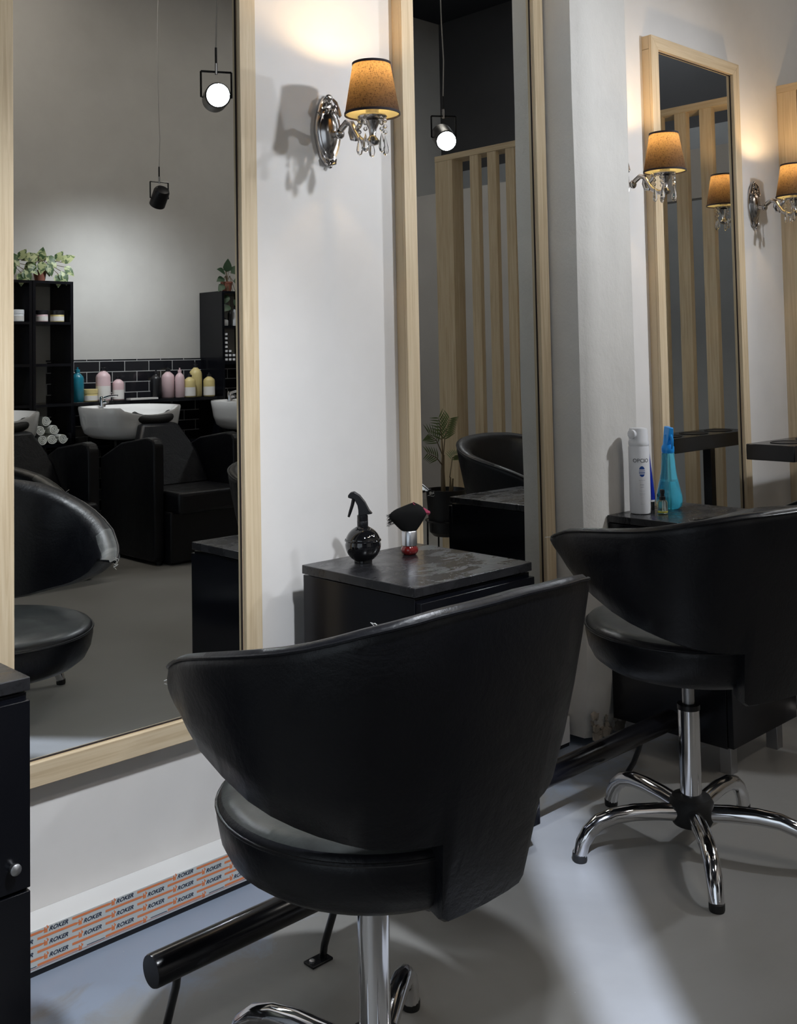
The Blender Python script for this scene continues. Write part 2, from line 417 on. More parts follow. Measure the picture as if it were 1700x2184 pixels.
# ------------------------------------------------------------------ mirrors
MZ0, FW, FD = .351, .047, .03
def wall_mirror(x0, x1, MZ1, label):
    t = thing('wall_mirror', label, 'mirror', ((x0+x1)/2, WALLY, MZ0), group='tall oak framed mirrors on the salon wall')
    h = (x1-x0)/2; H = MZ1-MZ0; y0 = FD-WALLY; yb = -.0285
    def stile(a, b):
        return MB().rings([[(a[0], y0, a[1]), (a[0], yb, a[1]), (b[0], yb, b[1]), (b[0], y0, b[1])], [(a[2], y0, a[3]), (a[2], yb, a[3]), (b[2], yb, b[3]), (b[2], y0, b[3])]])
    stile((-h, 0, -h, H), (-h+FW, FW, -h+FW, H-FW)).build('frame_stile', WOODZ, t, bevel=.0012)
    stile((h, 0, h, H), (h-FW, FW, h-FW, H-FW)).build('frame_stile', WOODZ, t, bevel=.0012)
    stile((-h, 0, h, 0), (-h+FW, FW, h-FW, FW)).build('frame_rail', WOODX, t, bevel=.0012)
    stile((-h, H, h, H), (-h+FW, H-FW, h-FW, H-FW)).build('frame_rail', WOODX, t, bevel=.0012)
    gy = GLASSY-WALLY
    i0, i1 = -h+FW, h-FW
    back = [(-h, 0, -h+FW+.002, H), (h-FW-.002, 0, h, H), (-h, 0, h, FW+.002), (-h, H-FW-.002, h, H)]
    mb = MB()
    for a, b, c, d in back: mb.box(a+.0008, yb+.0005, (FW+.003 if d == H and b == 0 else b+.0008), c-.0008, -.0004, (H-FW-.003 if d == H and b == 0 else d-.0008))
    mb.build('backing', mat('oak_backing', WB, .6), t)
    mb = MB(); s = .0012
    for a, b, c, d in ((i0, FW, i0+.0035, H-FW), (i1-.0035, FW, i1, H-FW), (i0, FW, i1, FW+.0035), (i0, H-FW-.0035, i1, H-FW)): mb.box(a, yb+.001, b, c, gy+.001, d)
    mb.build('gap_shade_strips', GAPSHADE, t)  # dark strips paint in the recess shadow between glass and frame
    box('glass', MIRROR, i0+.001, gy, FW+.001, i1-.001, gy+.004, H-FW-.001, t)
    return t
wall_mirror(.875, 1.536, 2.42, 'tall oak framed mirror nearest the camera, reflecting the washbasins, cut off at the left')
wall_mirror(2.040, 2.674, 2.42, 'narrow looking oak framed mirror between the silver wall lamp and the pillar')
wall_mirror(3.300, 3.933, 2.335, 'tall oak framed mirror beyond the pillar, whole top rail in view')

# ------------------------------------------------------------------ cabinets
def cabinet(cx, yf, w, d, label, shade_back=0):
    t = thing('station_cabinet', label, 'cabinet', (cx, yf+d/2, 0), group='low black station cabinets')
    h = w/2; k = d/2
    box('carcass', LAM, -h+.004, -k+.006, .085, h-.004, k, .676, t, .001)
    box('worktop', LAMTOP, -h, -k, .679, h, k, .700, t, .0015)
    for z0, z1, kz in ((.379, .668, .418), (.088, .374, .335)):
        dr = box('door', LAM, -h+.006, -k-.012, z0, h-.006, -k+.005, z1, t, .0015)
        if kz > .4: MB().lathe([(.006, 0), (.009, .008), (.009, .012), (.004, .016)], n=14).build('knob', BRUSHED, dr, smooth=True).matrix_local = Matrix.Translation((h-.035, -k-.012, kz)) @ Matrix.Rotation(PI/2, 4, 'X')
    for sx in (-1, 1):
        for sy in (-1, 1): box('leg', BRUSHED, sx*(h-.06)-.0175, sy*(k-.035)-.0175, 0, sx*(h-.06)+.0175, sy*(k-.035)+.0175, .088, t, .001)
    return t
cabinet(.560, -.386, .40, .386, 'black cabinet cut off at the bottom left corner, its top corner chipped')
cabinet(1.832, -.386, .40, .384, 'black cabinet with scuffed top carrying the round spray bottle and brush')
cabinet(2.968, -.475, .395, .381, 'black cabinet by the pillar carrying white, blue and turquoise bottles')

# ------------------------------------------------------------------ styling chairs
def interp(x, tab):
    for (a, b), (c, d) in zip(tab, tab[1:]):
        if x <= c: return b+(d-b)*(x-a)/(c-a)
    return tab[-1][1]
TOPZ = [(0, .862), (20, .856), (40, .838), (60, .812), (80, .79), (90, .772), (100, .752), (110, .732), (120, .712), (128, .699), (136, .690)]
BOTZ = [(0, .384), (13, .384), (15.4, .392), (17, .506), (40, .516), (60, .535), (80, .556), (90, .580), (100, .608), (110, .636), (120, .652), (128, .656), (136, .660)]
def plan(t, a, b, e=.80):
    s, c = math.sin(t), math.cos(t)
    return a*math.copysign(abs(s)**e, s), -b*math.copysign(abs(c)**e, c)
def chair(loc, rz, label, lift=0, star=0, off=(0, 0), tilt=0, up=None, sag=0):
    slift = lift if up is None else up
    t = thing('styling_chair', label, 'chair', loc, rz, group='black tub styling chairs')
    degs = [-134, -132, -128, -124, -118, -112, -105, -98, -90, -82, -74, -66, -58, -50, -42, -34, -28, -22, -17, -15.4, -13, -7]
    degs = degs + [0] + [-x for x in reversed(degs)]
    rs = []; seam = []
    for d in degs:
        ad = abs(d); sg = sag*min(1, max(0, (d-55)/50)); zt = interp(ad, TOPZ)+slift-sg; zb = interp(ad, BOTZ)+lift
        if ad > 126:
            k = (ad-126)/8; mid = (zt+zb)/2+.002; sh = math.sqrt(max(0.16, 1-k*k)); zt = mid+(zt-mid)*sh; zb = mid+(zb-mid)*sh
        th = .052 if ad < 110 else .052-.012*(ad-110)/24
        if ad > 128: th *= .75
        if ad > 132: th *= .6
        def A(z): return .266+(.354-.266)*(z-slift-.40)/.45-(.009 if ad > 108 else .009*max(0, ad-80)/28)
        def pt(z, o_):
            a = A(z)-o_; x, y = plan(math.radians(d), a, a-.012); return (x+off[0], y+off[1], z+tilt*y)
        hz = zt-zb; rd = min(.022, hz*.3)
        ring = []
        for f in (0, .25, .5, .75): ring.append(pt(zb+.006+(hz-rd-.006)*f, .002 if f == 0 else -.004*math.sin(PI*f)))
        ring.append(pt(zt-rd, 0)); ring.append(pt(zt-rd*.3, .004)); ring.append(pt(zt, th*.25)); ring.append(pt(zt-rd*.15, th*.6)); ring.append(pt(zt-rd*.85, th*.95))
        for f in (1, .66, .33, 0): ring.append(pt(zb+.006+(hz-rd*1.6-.006)*f, th*(1.02 if f not in (0, 1) else 1)))
        ring.append(pt(zb, th*.8)); ring.append(pt(zb, .012))
        rs.append(ring); seam.append(Vector(pt(zt-rd*.3, .0025)))
    sh = MB().rings(rs)
    n = len(rs[0])
    # rim faces get the worn leather near the wing tips
    idx = 0
    for i in range(len(rs)-1):
        for j in range(n):
            if j in (5, 6, 7) and abs(degs[i]) > 96: sh.mi[idx] = 1
            idx += 1
    shell = sh.build('backrest_shell', [LEATHER, WORN], t, smooth=48)
    MB().tube(seam, .0028, 6).build('piping', LEATHER, shell, smooth=True)
    for s_ in (-1, 1):
        fr = MB()
        for i in range(9):
            p = seam[0] if s_ < 0 else seam[-1]
            p = Vector((p.x, p.y, p.z))+Vector((random.uniform(-.004, .004), random.uniform(-.006, .006), random.uniform(-.02, .012)))
            q = [p+Vector((random.uniform(-.006, .006), random.uniform(-.002, .012), random.uniform(-.006, .006)))*k for k in range(3)]
            fr.tube(q, .0007, 4)
        fr.build('frayed_thread', THREAD, shell)['label'] = 'white frayed stitching'
    ox, oy = off
    seat = MB().lathe([(.02, .503), (.16, .503), (.225, .499), (.246, .491), (.254, .478), (.254, .462), (.248, .43), (.235, .405), (.212, .388), (.19, .383), (.02, .382)], (ox, oy, lift), 56)
    for i in range(56*3): seat.mi[i] = 1
    seat.mi[-2] = 1
    seat = seat.build('seat', [LEATHER, SEATTOP], t, smooth=60)
    MB().tube([(ox+.254*math.cos(a), oy+.254*math.sin(a), .479+lift) for a in [2*PI*i/56 for i in range(57)]], .003, 6).build('piping', LEATHER, seat, smooth=True)
    box('bracket', BLACKP, -.03, -.20+oy, .395+lift, .03, -.1, .41+lift, t, .004)
    MB().box(-.06, -.06, .368+lift, .06, .06, .384+lift).build('seat_plate', BLACKM, t)
    zc = .37 if lift < .02 else .345
    MB().lathe([(.0255, .08), (.0255, zc)], n=28).build('gas_column', CHROME, t, smooth=True)
    if lift > .02:
        MB().lathe([(.027, zc-.012), (.027, zc), (.016, zc+.002)], n=24).build('column_collar', BLACKP, t, smooth=True)
        MB().lathe([(.0145, zc), (.0145, .37+lift)], n=20).build('piston', BRUSHED, t, smooth=True)
    MB().lathe([(.02, .058), (.045, .062), (.052, .075), (.052, .114), (.045, .126), (.03, .129)], n=28).build('hub', RUBBER, t, smooth=True)
    for k in range(5):
        a = math.radians(star+72*k)-rz; ca, sa = math.cos(a), math.sin(a)
        prof = [(.035, .090, .020), (.09, .097, .020), (.15, .100, .0195), (.20, .097, .019), (.238, .086, .0185), (.264, .066, .018), (.28, .042, .017), (.287, .016, .0165)]
        lg = MB().tube([(r*ca, r*sa, z) for r, z, q in prof], [q for r, z, q in prof], 14).build('leg', CHROME, t, smooth=60)
        MB().lathe([(.016, 0), (.017, .004), (.017, .017), (.014, .02)], (.288*ca, .288*sa, 0), 16).build('glide', RUBBER, lg, smooth=True)
    return t
chair((1.168, -.740, 0), 0, 'black tub styling chair filling the foreground, its back to the camera', 0, 34, off=(.042, .046), sag=.036)
chair((2.338, -.612, 0), math.radians(-15), 'black tub styling chair with chrome star base wholly in view', .05, 4, off=(.022, .006), tilt=.09, up=.022)
chair((3.50, -.61, 0), 0, 'black tub chair wing just showing at the right edge by the far mirror', 0, 20)
chair((1.62, -1.78, 0), math.radians(-35), 'black tub styling chair whose leg shows in the mirror above the left cabinet', 0, 32)

# ------------------------------------------------------------------ foot rails
def footrest(x0, x1, y, z, legs, label):
    t = thing('footrest', label, 'footrest', ((x0+x1)/2, y, 0), group='black floor mounted foot rails')
    h = (x1-x0)/2
    MB().tube([(-h, 0, z), (-h+.004, 0, z), (h-.004, 0, z), (h, 0, z)], [.026, .0275, .0275, .026], 28).build('bar', BLACKM, t, smooth=50)
    for lx in legs:
        lx -= (x0+x1)/2
        lg = MB().tube([(lx, 0, z-.02), (lx+.004, .012, z-.05), (lx+.006, .03, z-.09), (lx+.008, .05, .03), (lx+.008, .055, .004)], .0075, 10).build('leg', BLACKM, t, smooth=True)
        pl = box('floor_plate', BLACKM, lx-.03, .04, 0, lx+.022, .07, .005, lg, .001)
        MB().lathe([(.006, .005), (.006, .009), (.003, .010)], (lx-.02, .055, 0), 8).build('bolt', BRUSHED, lg)
    return t
footrest(.967, 1.50, -.40, .166, [1.02, 1.385], 'black steel foot rail on the floor in front of the nearest mirror')
footrest(2.03, 2.72, -.33, .150, [2.10, 2.56], 'black steel foot rail running towards the pillar base')

# ------------------------------------------------------------------ wall lamps
def sconce(x, label):
    t = thing('wall_sconce', label, 'wall lamp', (x, WALLY, 1.785), group='silver wall lamps with dark shades')
    mb = MB()
    def oval(f, y, n=40):
        hw, hh = .044*f, .086*(f if f > .5 else f)
        return [(hw*math.sin(2*PI*i/n)*(1-.18*max(0, -math.cos(2*PI*i/n))), y, hh*math.cos(2*PI*i/n)) for i in range(n)]
    mb.rings([oval(1, 0), oval(1, -.006), oval(.93, -.011), oval(.82, -.009), oval(.76, -.013), oval(.68, -.012), oval(.6, -.018), oval(.42, -.026), oval(.2, -.030), oval(.03, -.031)])
    pl = mb.build('back_plate', PEWTER, t, smooth=60)
    for sx in (-1, 1):
        o = MB(); o2 = MB()
        o.tube([(sx*.012, -.012, .092), (sx*.022, -.013, .083), (sx*.030, -.013, .068), (sx*.036, -.013, .05), (sx*.030, -.015, .044), (sx*.026, -.014, .052)], [.003, .005, .005, .0055, .004, .002], 8)
        o.ball((sx*.010, -.016, .058), .007, 10); o.ball((sx*.018, -.014, .072), .005, 8)
        o2.tube([(sx*.006, -.012, -.082), (sx*.016, -.013, -.078), (sx*.022, -.012, -.066)], [.003, .005, .002], 8)
        o2.ball((sx*.008, -.014, -.073), .005, 8)
        o.build('scrollwork', PEWTER, pl, smooth=True); o2.build('lower_scroll', PEWTER, pl, smooth=True)
    o = MB()
    o.ball((0, -.012, .094), .009, 10, (1.3, .7, 1)); o.ball((0, -.013, .080), .007, 10); o.build('crest', PEWTER, pl, smooth=True)
    MB().ball((0, -.012, -.088), .006, 10).build('tip', PEWTER, pl, smooth=True)
    Y = -.176   # shade axis from the wall
    arm = MB()
    key = [(-.026, -.006), (-.045, -.008), (-.062, .004), (-.080, .016), (-.098, .010), (-.110, -.010), (-.124, -.032), (-.145, -.046), (-.160, -.050), (Y, -.048)]
    arm.tube([(0, a, b) for a, b in key], [.010, .008, .0085, .009, .0085, .008, .008, .0085, .009, .010], 10)
    arm.build('arm', PEWTER, t, smooth=True)
    orn = MB()
    orn.ball((0, -.052, -.008), .015, 12, (1, .7, 1)); orn.build('rosette', PEWTER, t, smooth=True)
    for key, nm in (([(-.112, -.012), (-.128, .000), (-.136, .010), (-.130, .018), (-.122, .012)], 'scroll'), ([(-.098, .008), (-.094, -.012), (-.100, -.030), (-.112, -.034), (-.114, -.024)], 'scroll')):
        MB().tube([(0, a, b) for a, b in key], [.006, .0065, .006, .005, .004], 8).build(nm, PEWTER, t, smooth=True)
    MB().lathe([(.003, -.060), (.014, -.056), (.018, -.048), (.012, -.040), (.008, -.034), (.010, -.018), (.017, -.004), (.020, .002), (.014, .006), (.030, .008), (.037, .013), (.036, .016), (.016, .015), (.0165, .020), (.0165, .040)], (0, Y, 0), 24).build('candle_cup', PEWTER, t, smooth=60)
    MB().lathe([(.0175, .032), (.0175, .085)], (0, Y, 0), 16).build('candle_sleeve', CREAM, t, smooth=True)
    for k in range(5):
        a = 2*PI*k/5+.9; cx, cy = .034*math.cos(a), Y+.034*math.sin(a)
        pd = MB(); z = .006
        for q in range(3): pd.ball((cx, cy, z), .0058, 8); z -= .0145
        pd.rings([[(cx+r*math.cos(2*PI*j/8), cy+r*.7*math.sin(2*PI*j/8), zz) for j in range(8)] for r, zz in ((.0005, z+.005), (.004, z-.006), (.0085, z-.024), (.0095, z-.032), (.0065, z-.041), (.0005, z-.045))])
        pd.build('crystal_pendant', GLASSM, t, smooth=False)
    zb, zt, rb, rt = .020, .146, .069, .0475
    s0 = MB().rings([[(r*math.cos(2*PI*j/48), Y+r*math.sin(2*PI*j/48), z) for j in range(48)] for r, z in ((rb, zb), (rb+(rt-rb)*.5, (zb+zt)/2), (rt, zt))], caps=False)
    sh = s0.build('shade', SHADE, t, smooth=True)
    MB().rings([[((r-.0018)*math.cos(2*PI*j/48), Y+(r-.0018)*math.sin(2*PI*j/48), z) for j in range(48)] for r, z in ((rb, zb+.001), (rt, zt-.001))], caps=False).build('lining', LINING, sh, smooth=True)
    for r, z in ((rb, zb), (rt, zt)):
        MB().rings([[((r+dr)*math.cos(2*PI*j/48), Y+(r+dr)*math.sin(2*PI*j/48), z+dz) for j in range(48)] for dr, dz in ((-.0012, -.003), (.0012, -.003), (.0012, .003), (-.0012, .003), (-.0012, -.003))], caps=False).build('shade_binding', SHADETRIM, sh, smooth=True)
    MB().ball((0, Y, .108), .012, 14, (1, 1, 1.25)).build('bulb', BULBM, t, smooth=True)
    l = bpy.data.lights.new('sconce_light', 'POINT'); l.energy = BULB_W; l.color = BULB_COL; l.shadow_soft_size = .012
    lo = bpy.data.objects.new('sconce_light', l); lo.location = (0, Y, .126); COL.objects.link(lo); lo.parent = t
    return t
sconce(1.795, 'silver wall lamp with dark shade between the two nearest mirrors')
sconce(3.140, 'silver wall lamp with dark shade, its plate half hidden by the pillar')
sconce(4.085, 'silver wall lamp with dark shade cut off at the right edge by the slatted divider')

# ------------------------------------------------------------------ hanging spot lamps
def hang_lamp(x, y, z, aim, label, watts, size=1.0, beam=120):
    t = thing('hanging_spotlight', label, 'ceiling lamp', (x, y, z), group='black spotlights hanging on cords')
    d = (Vector(aim)-Vector((x, y, z))).normalized()
    q = d.to_track_quat('-Z', 'Y').to_matrix().to_4x4()
    def put(o): o.matrix_local = q; return o
    put(MB().lathe([(.020, .075), (.045, .070), (.052, .055), (.052, -.05), (.046, -.05), (.044, -.035), (.02, -.03)], n=32).build('lamp_head', BLACKP, t, smooth=40))
    put(MB().lathe([(.001, -.040), (.044, -.040), (.044, -.043), (.001, -.043)], n=32).build('led_disc', LEDM if watts else BRUSHED, t))
    px_ = d.cross(Vector((0, 0, 1))).normalized()
    b = MB(); bz = .105
    w_ = .062
    for s_ in (-1, 1): b.tube([px_*w_*s_*.86, px_*w_*s_, px_*w_*s_+Vector((0, 0, bz))], .0045, 6)
    b.tube([px_*w_+Vector((0, 0, bz)), px_*-w_+Vector((0, 0, bz))], .0045, 6)
    b.build('bracket', BLACKM, t)
    MB().tube([(0, 0, bz-.01), (0, 0, bz+.035)], .006, 8).build('swivel', CHROME, t, smooth=True)
    MB().tube([(0, 0, bz+.03), (0, 0, bz+.10)], .005, 8).build('cord_sleeve', BLACKP, t, smooth=True)
    pts = [(.006*math.sin(i*1.3), .004*math.sin(i*2.1), bz+.09+(RZ-z-bz-.09)*i/10) for i in range(11)]
    MB().tube(pts, .003, 6).build('cord', mat('pale_cord', (.35, .34, .33), .7), t, smooth=True)
    if watts:
        l = bpy.data.lights.new('spot', 'SPOT'); l.energy = watts; l.color = SPOT_COL; l.spot_size = math.radians(beam); l.spot_blend = .9; l.shadow_soft_size = .045
        o = bpy.data.objects.new('spot', l); COL.objects.link(o); o.parent = t; o.matrix_local = q; o.location = d*.055
    return t
hang_lamp(2.45, -1.42, 2.262, (1.68, .07, 2.15), 'lit black spotlight reflected in the nearest mirror near its right frame', SPOT_W)
hang_lamp(3.80, -1.42, 2.272, (2.85, .07, 1.25), 'lit black spotlight reflected in the second mirror above the slatted divider', SPOT_W*1.4)
hang_lamp(1.12, -1.42, 2.262, (.95, .07, .28), 'lit black spotlight over the foreground chair', SPOT_W*2.4, beam=76)
hang_lamp(3.62, -3.75, 2.24, (3.75, -4.7, 1.25), 'black spotlight seen from behind, reflected high in the nearest mirror', WASH_W, beam=125)
hang_lamp(1.20, -3.75, 2.24, (1.6, -4.7, 1.25), 'added black spotlight, out of view, filling the washing corner', WASH_W, beam=125)  # unseen lamp added as fill along the back wall

# added unseen spotlight: its flaps shape the strip the second mirror would bounce
def added_strip_lamp():
    P0 = Vector((.62, -2.10, 2.36)); aim = Vector((1.755, -.80, 0)); sd = Vector((.662, .749, 0)).normalized()
    d = (aim-P0).normalized(); ax = (sd-d*sd.dot(d)).normalized(); nn = d.cross(ax).normalized()
    t = hang_lamp(P0.x, P0.y, P0.z, aim, 'added spotlight with flaps, out of view, lighting the floor strip', 0)
    l = bpy.data.lights.new('strip_spot', 'SPOT'); l.energy = STRIP_W; l.color = (.70, .79, 1.0); l.spot_size = math.radians(23); l.spot_blend = .25; l.shadow_soft_size = .0018
    o = bpy.data.objects.new('strip_spot', l); COL.objects.link(o); o.parent = t
    o.matrix_local = Matrix.Translation(d*.055) @ d.to_track_quat('-Z', 'Y').to_matrix().to_4x4()
    for s_, gap in ((1, .0033), (-1, .0033)):
        c = d*.175
        def q(a, b, k): return c+ax*a+nn*s_*b+d*k
        MB().rings([[q(-.06, gap, 0), q(.06, gap, 0), q(.06, gap+.06, 0), q(-.06, gap+.06, 0)], [q(-.06, gap, .0012), q(.06, gap, .0012), q(.06, gap+.06, .0012), q(-.06, gap+.06, .0012)]]).build('strip_flap', BLACKM, t)
added_strip_lamp()
# ------------------------------------------------------------------ slatted divider and bar table
t = thing('slatted_divider', 'light oak slatted room divider at the far right, reaching out from the wall', 'room divider', (4.33, 0, 0))
box('wall_post', WOODZ, 0, -.015, 0, .06, WALLY, 2.29, t, .001)
box('post', WOODZ, 0, -.135, 0, .035, -.019, 2.29, t, .001)
box('top_rail', WOODY, -.002, -1.985, 2.29, .11, WALLY, 2.322, t, .001)
box('end_post', WOODZ, 0, -1.985, 0, .09, -1.855, 2.29, t, .001)
box('bottom_rail', WOODY, .01, -1.855, 0, .08, -.135, .03, t, .001)
k = 0; y = -.285
while y-.065 > -1.84:
    box('slat', WOODZ, 0.002, y-.060, .03, .032, y, 2.29, t, .001); y -= .1255
t = thing('bar_table', 'high narrow black table with round cup holes at the right edge', 'table', (3.95, -.20, 0))
slab = MB(); 
slab.box(-.33, -.09, .805, .33, .09, .862)
slab.build('tabletop', BLACKM, t, bevel=.003)
for hx in (-.2, 0, .2):
    MB().rings([[( hx+r*math.cos(2*PI*j/32), r*.75*math.sin(2*PI*j/32), z) for j in range(32)] for r, z in ((.07, .8622), (.07, .8648), (.064, .8648), (.064, .8626), (.001, .8624))], caps=False).build('cup_rim', BRUSHED if hx == 9 else BLACKP, t, smooth=40)
box('pole', BLACKM, .10, -.018, .02, .136, .018, .806, t, .001)
box('foot_plate', BLACKM, -.12, -.08, 0, .28, .08, .022, t, .002)
box('brace', BLACKM, -.22, -.006, .50, .33, .006, .508, t)

# ------------------------------------------------------------------ things on the middle cabinet
def head_trigger(t, z, m, s=1, flip=1):
    # spray head pointing along -x, trigger on the same side
    hd = MB()
    pr = [(-.030, .052, .006, .010), (-.026, .058, .0085, .011), (-.014, .060, .010, .012), (0, .052, .0105, .013), (.012, .036, .009, .013), (.018, .020, .006, .012), (.022, .015, .003, .010)]
    prof_top = [(-.036, .066), (-.030, .073), (-.020, .075), (-.006, .066), (.008, .048), (.018, .028), (.026, .019)]
    prof_bot = [(-.036, .060), (-.030, .058), (-.020, .056), (-.012, .040), (-.010, .028), (-.010, .016), (.008, .016)]
    rs = []
    for (xa, za), (xb, zb) in zip(prof_top, prof_bot):
        w_ = .009*s
        rs.append([(xa*s*flip, -w_, z+za*s), (xa*s*flip, w_, z+za*s), (xb*s*flip, w_, z+zb*s), (xb*s*flip, -w_, z+zb*s)])
    hd.rings(rs); o = hd.build('spray_head', m, t, bevel=.0015)
    MB().tube([(-.022*s*flip, 0, z+.056*s), (-.026*s*flip, 0, z+.040*s), (-.032*s*flip, 0, z+.022*s), (-.036*s*flip, 0, z+.010*s)], [.005*s, .0045*s, .004*s, .003*s], 8).build('trigger', m, t, smooth=True)
    MB().lathe([(.012*s, z-.004), (.014*s, z), (.014*s, z+.014*s), (.011*s, z+.016*s)], n=20).build('collar', m, t, smooth=40)
sp = thing('spray_bottle', 'round glossy black spray bottle on the middle cabinet', 'spray bottle', (1.755, -.088, .7), math.radians(-48))
R = .044; Z = .044
prof = []
for i in range(25):
    a = -PI/2+PI*i/24; r = R*math.cos(a); z = Z+R*math.sin(a)
    if z < .004: continue
    if i in (13,): r *= .965
    if z > .084: break
    prof.append((max(r, .02 if z < .05 else .010), z))
prof = [(.018, 0), (.022, .001)]+prof+[(.012, .088), (.011, .094)]
MB().lathe(prof, n=40).build('body', BLACKG, sp, smooth=50)
MB().lathe([(R+.0006, .0525), (R+.0012, .054), (R-.0006, .0565)], n=40, caps=False).build('centre_seam', BLACKG, sp, smooth=True)
MB().lathe([(.0125, .086), (.0135, .088), (.0135, .100), (.012, .102)], n=24).build('neck_ring', BLACKP, sp, smooth=40)
head_trigger(sp, .100, BLACKP, .95)
nb = thing('neck_brush', 'black barber neck brush standing on its red handle on the middle cabinet', 'brush', (1.903, -.100, .7), math.radians(-38))
MB().lathe([(.012, 0), (.0165, .001), (.0215, .008), (.022, .015), (.018, .021), (.0165, .024)], n=32).build('handle', REDP, nb, smooth=50)
MB().lathe([(.0195, .024), (.0195, .058), (.018, .060)], n=32).build('ferrule', ALU, nb, smooth=40)
def fan(mbname, m, w0, offy, thick, z0, z1, lean, x0=-1, x1=1, grow=1):
    mb = MB(); rs = []
    for i in range(17):
        u = i/16; z = z0+(z1-z0)*u
        hw = (.016+(w0-.016)*min(1, u*1.7)**.8)
        if u > .6: hw *= math.cos((u-.6)/.4*PI/2*.9)**.55
        th = thick*(.9+.25*math.sin(PI*u))*(1 if u < .75 else math.cos((u-.75)/.25*PI/2*.8))
        rs.append([(lean*u+hw*grow*math.cos(2*PI*j/28)*(1+.03*math.sin(j*9)), offy+th*math.sin(2*PI*j/28), z+.006*math.cos(2*PI*j/28)*u) for j in range(28)])
    return mb.rings(rs).build(mbname, m, nb, smooth='all')
fan('bristles', BRISTLE, .048, 0, .017, .058, .124, -.004)
wis = MB()
for i in range(60):
    a = random.uniform(-1, 1); zz = random.uniform(.085, .115)
    p = Vector((-.044-.004*a, random.uniform(-.01, .01), zz-.01)); q = p+Vector((-.010, random.uniform(-.003, .003), -.004+random.uniform(-.006, .003)))
    wis.tube([p+Vector((.02, 0, .004)), p, q], .0004, 3)
wis.build('loose_bristles', BRISTLE, nb)
MB().rings([[(.052, -.004, .108), (.054, .004, .106), (.012, .006, .131), (.010, -.006, .128)], [(.054, -.004, .103), (.056, .006, .100), (.044, .008, .10), (.044, -.004, .103)]]).build('bristle_clip', PINK, nb)['label'] = 'pink edge of the brush'
# mirror of the pink backing card behind bristles
MB().tube([(.008, .012, .124), (.026, .012, .119), (.042, .010, .109), (.052, .008, .097)], .0035, 8).build('backing_edge', PINK, nb, smooth=True)

# ------------------------------------------------------------------ things on the far cabinet
mo = thing('mousse_bottle', 'tall white pump bottle with blue emblem on the cabinet by the pillar', 'bottle', (2.868, -.150, .7))
MB().lathe([(.020, 0), (.0305, .002), (.032, .008), (.032, .205), (.030, .210)], n=40).build('body', WHITEP, mo, smooth=40)
MB().lathe([(.031, .210), (.0315, .213), (.0315, .222), (.0295, .226), (.0285, .258), (.026, .264), (.01, .265)], n=40).build('pump_cap', WHITEP, mo, smooth=40)
nz = MB().lathe([(.014, 0), (.014, .010), (.009, .013), (.004, .013)], n=24).build('nozzle', WHITEP, mo, smooth=40)
# direction to the camera from the bottle
def toward(x, y): 
    d = Vector((CAMPOS[0]-x, CAMPOS[1]-y, 0)).normalized(); return math.atan2(d.y, d.x)
ang = toward(2.868, -.150)
nz.matrix_local = Matrix.Translation((.026*math.cos(ang-.65), .026*math.sin(ang-.65), .246)) @ Matrix.Rotation(ang-.65, 4, 'Z') @ Matrix.Rotation(PI/2, 4, 'Y')
def wrap(vs, r, a0, z0):   # wrap flat text/shape (x right, y up) round a cylinder, a0 = angle facing out
    return [((r+v[2])*math.cos(a0+v[0]/r), (r+v[2])*math.sin(a0+v[0]/r), z0+v[1]) for v in vs]
tv2, tf2 = text_mesh('OPCIO', .0165, 0, False)
tm = MB().add(wrap([(v[0]*1.0, v[1], v[2]+.0002) for v in tv2], .0321, ang-.62, .160), tf2)
tm.build('lettering', mat('dark_ink', (.05, .055, .06), .5), mo)
em = MB()
def disc_seg(lo, hi, n=14, rx=.0095, rz=.0165):
    for i in range(n):
        a = lo+(hi-lo)*i/n; b = lo+(hi-lo)*(i+1)/n
        wa = rx*math.sqrt(max(0, 1-(a/rz)**2)); wb = rx*math.sqrt(max(0, 1-(b/rz)**2))
        for k in range(4):
            u0, u1 = -1+k*.5, -.5+k*.5
            em.add(wrap([(wa*u0, a, .0004), (wa*u1, a, .0004), (wb*u1, b, .0004), (wb*u0, b, .0004)], .032, ang+.25, .132), [(0, 1, 2, 3)])
disc_seg(.0065, .0163); disc_seg(.001, .003, 3); disc_seg(-.0055, -.0025, 3); disc_seg(-.0163, -.0085)
em.build('emblem', BLUEL, mo)
gl = MB()
for z, h, wd, n in ((.105, .0018, .02, 1), (.090, .005, .012, 3), (.083, .004, .010, 3), (.072, .0014, .016, 1), (.064, .0014, .018, 1), (.060, .0014, .016, 1), (.052, .0014, .010, 1), (.032, .001, .014, 1)):
    for q in range(n):
        for k in range(4):
            s0 = -wd/2+wd*k/4; gl.add(wrap([(s0+.0008, z, .0004), (s0+wd/4-.0006, z, .0004), (s0+wd/4-.0006, z+h*.5, .0004), (s0+.0008, z+h*.5, .0004)], .032, ang+.22, 0), [(0, 1, 2, 3)])
gl.build('small_print', GREYI, mo)
tu = thing('cream_tube', 'dark blue tube standing on its black cap behind the white pump bottle', 'tube', (2.958, -.128, .7), math.radians(35))
MB().lathe([(.0135, 0), (.0135, .024), (.012, .026)], n=24).build('cap', BLACKP, tu, smooth=40)
MB().lathe([(.0165, .026), (.0165, .032)], n=24).build('shoulder_ring', WHITEP, tu, smooth=40)
rs = []
for i in range(11):
    u = i/10; rx = .0165+.006*u; ry = .0165*(1-u)+.0012*u
    rs.append([(rx*math.cos(2*PI*j/28), ry*math.sin(2*PI*j/28), .032+.158*u) for j in range(28)])
MB().rings(rs).build('body', BLUET, tu, smooth=60)
box('crimp', WHITEP, -.023, -.0014, .188, .023, .0014, .201, tu)
tvx, tfx = text_mesh('LOS', .008, 0, True)
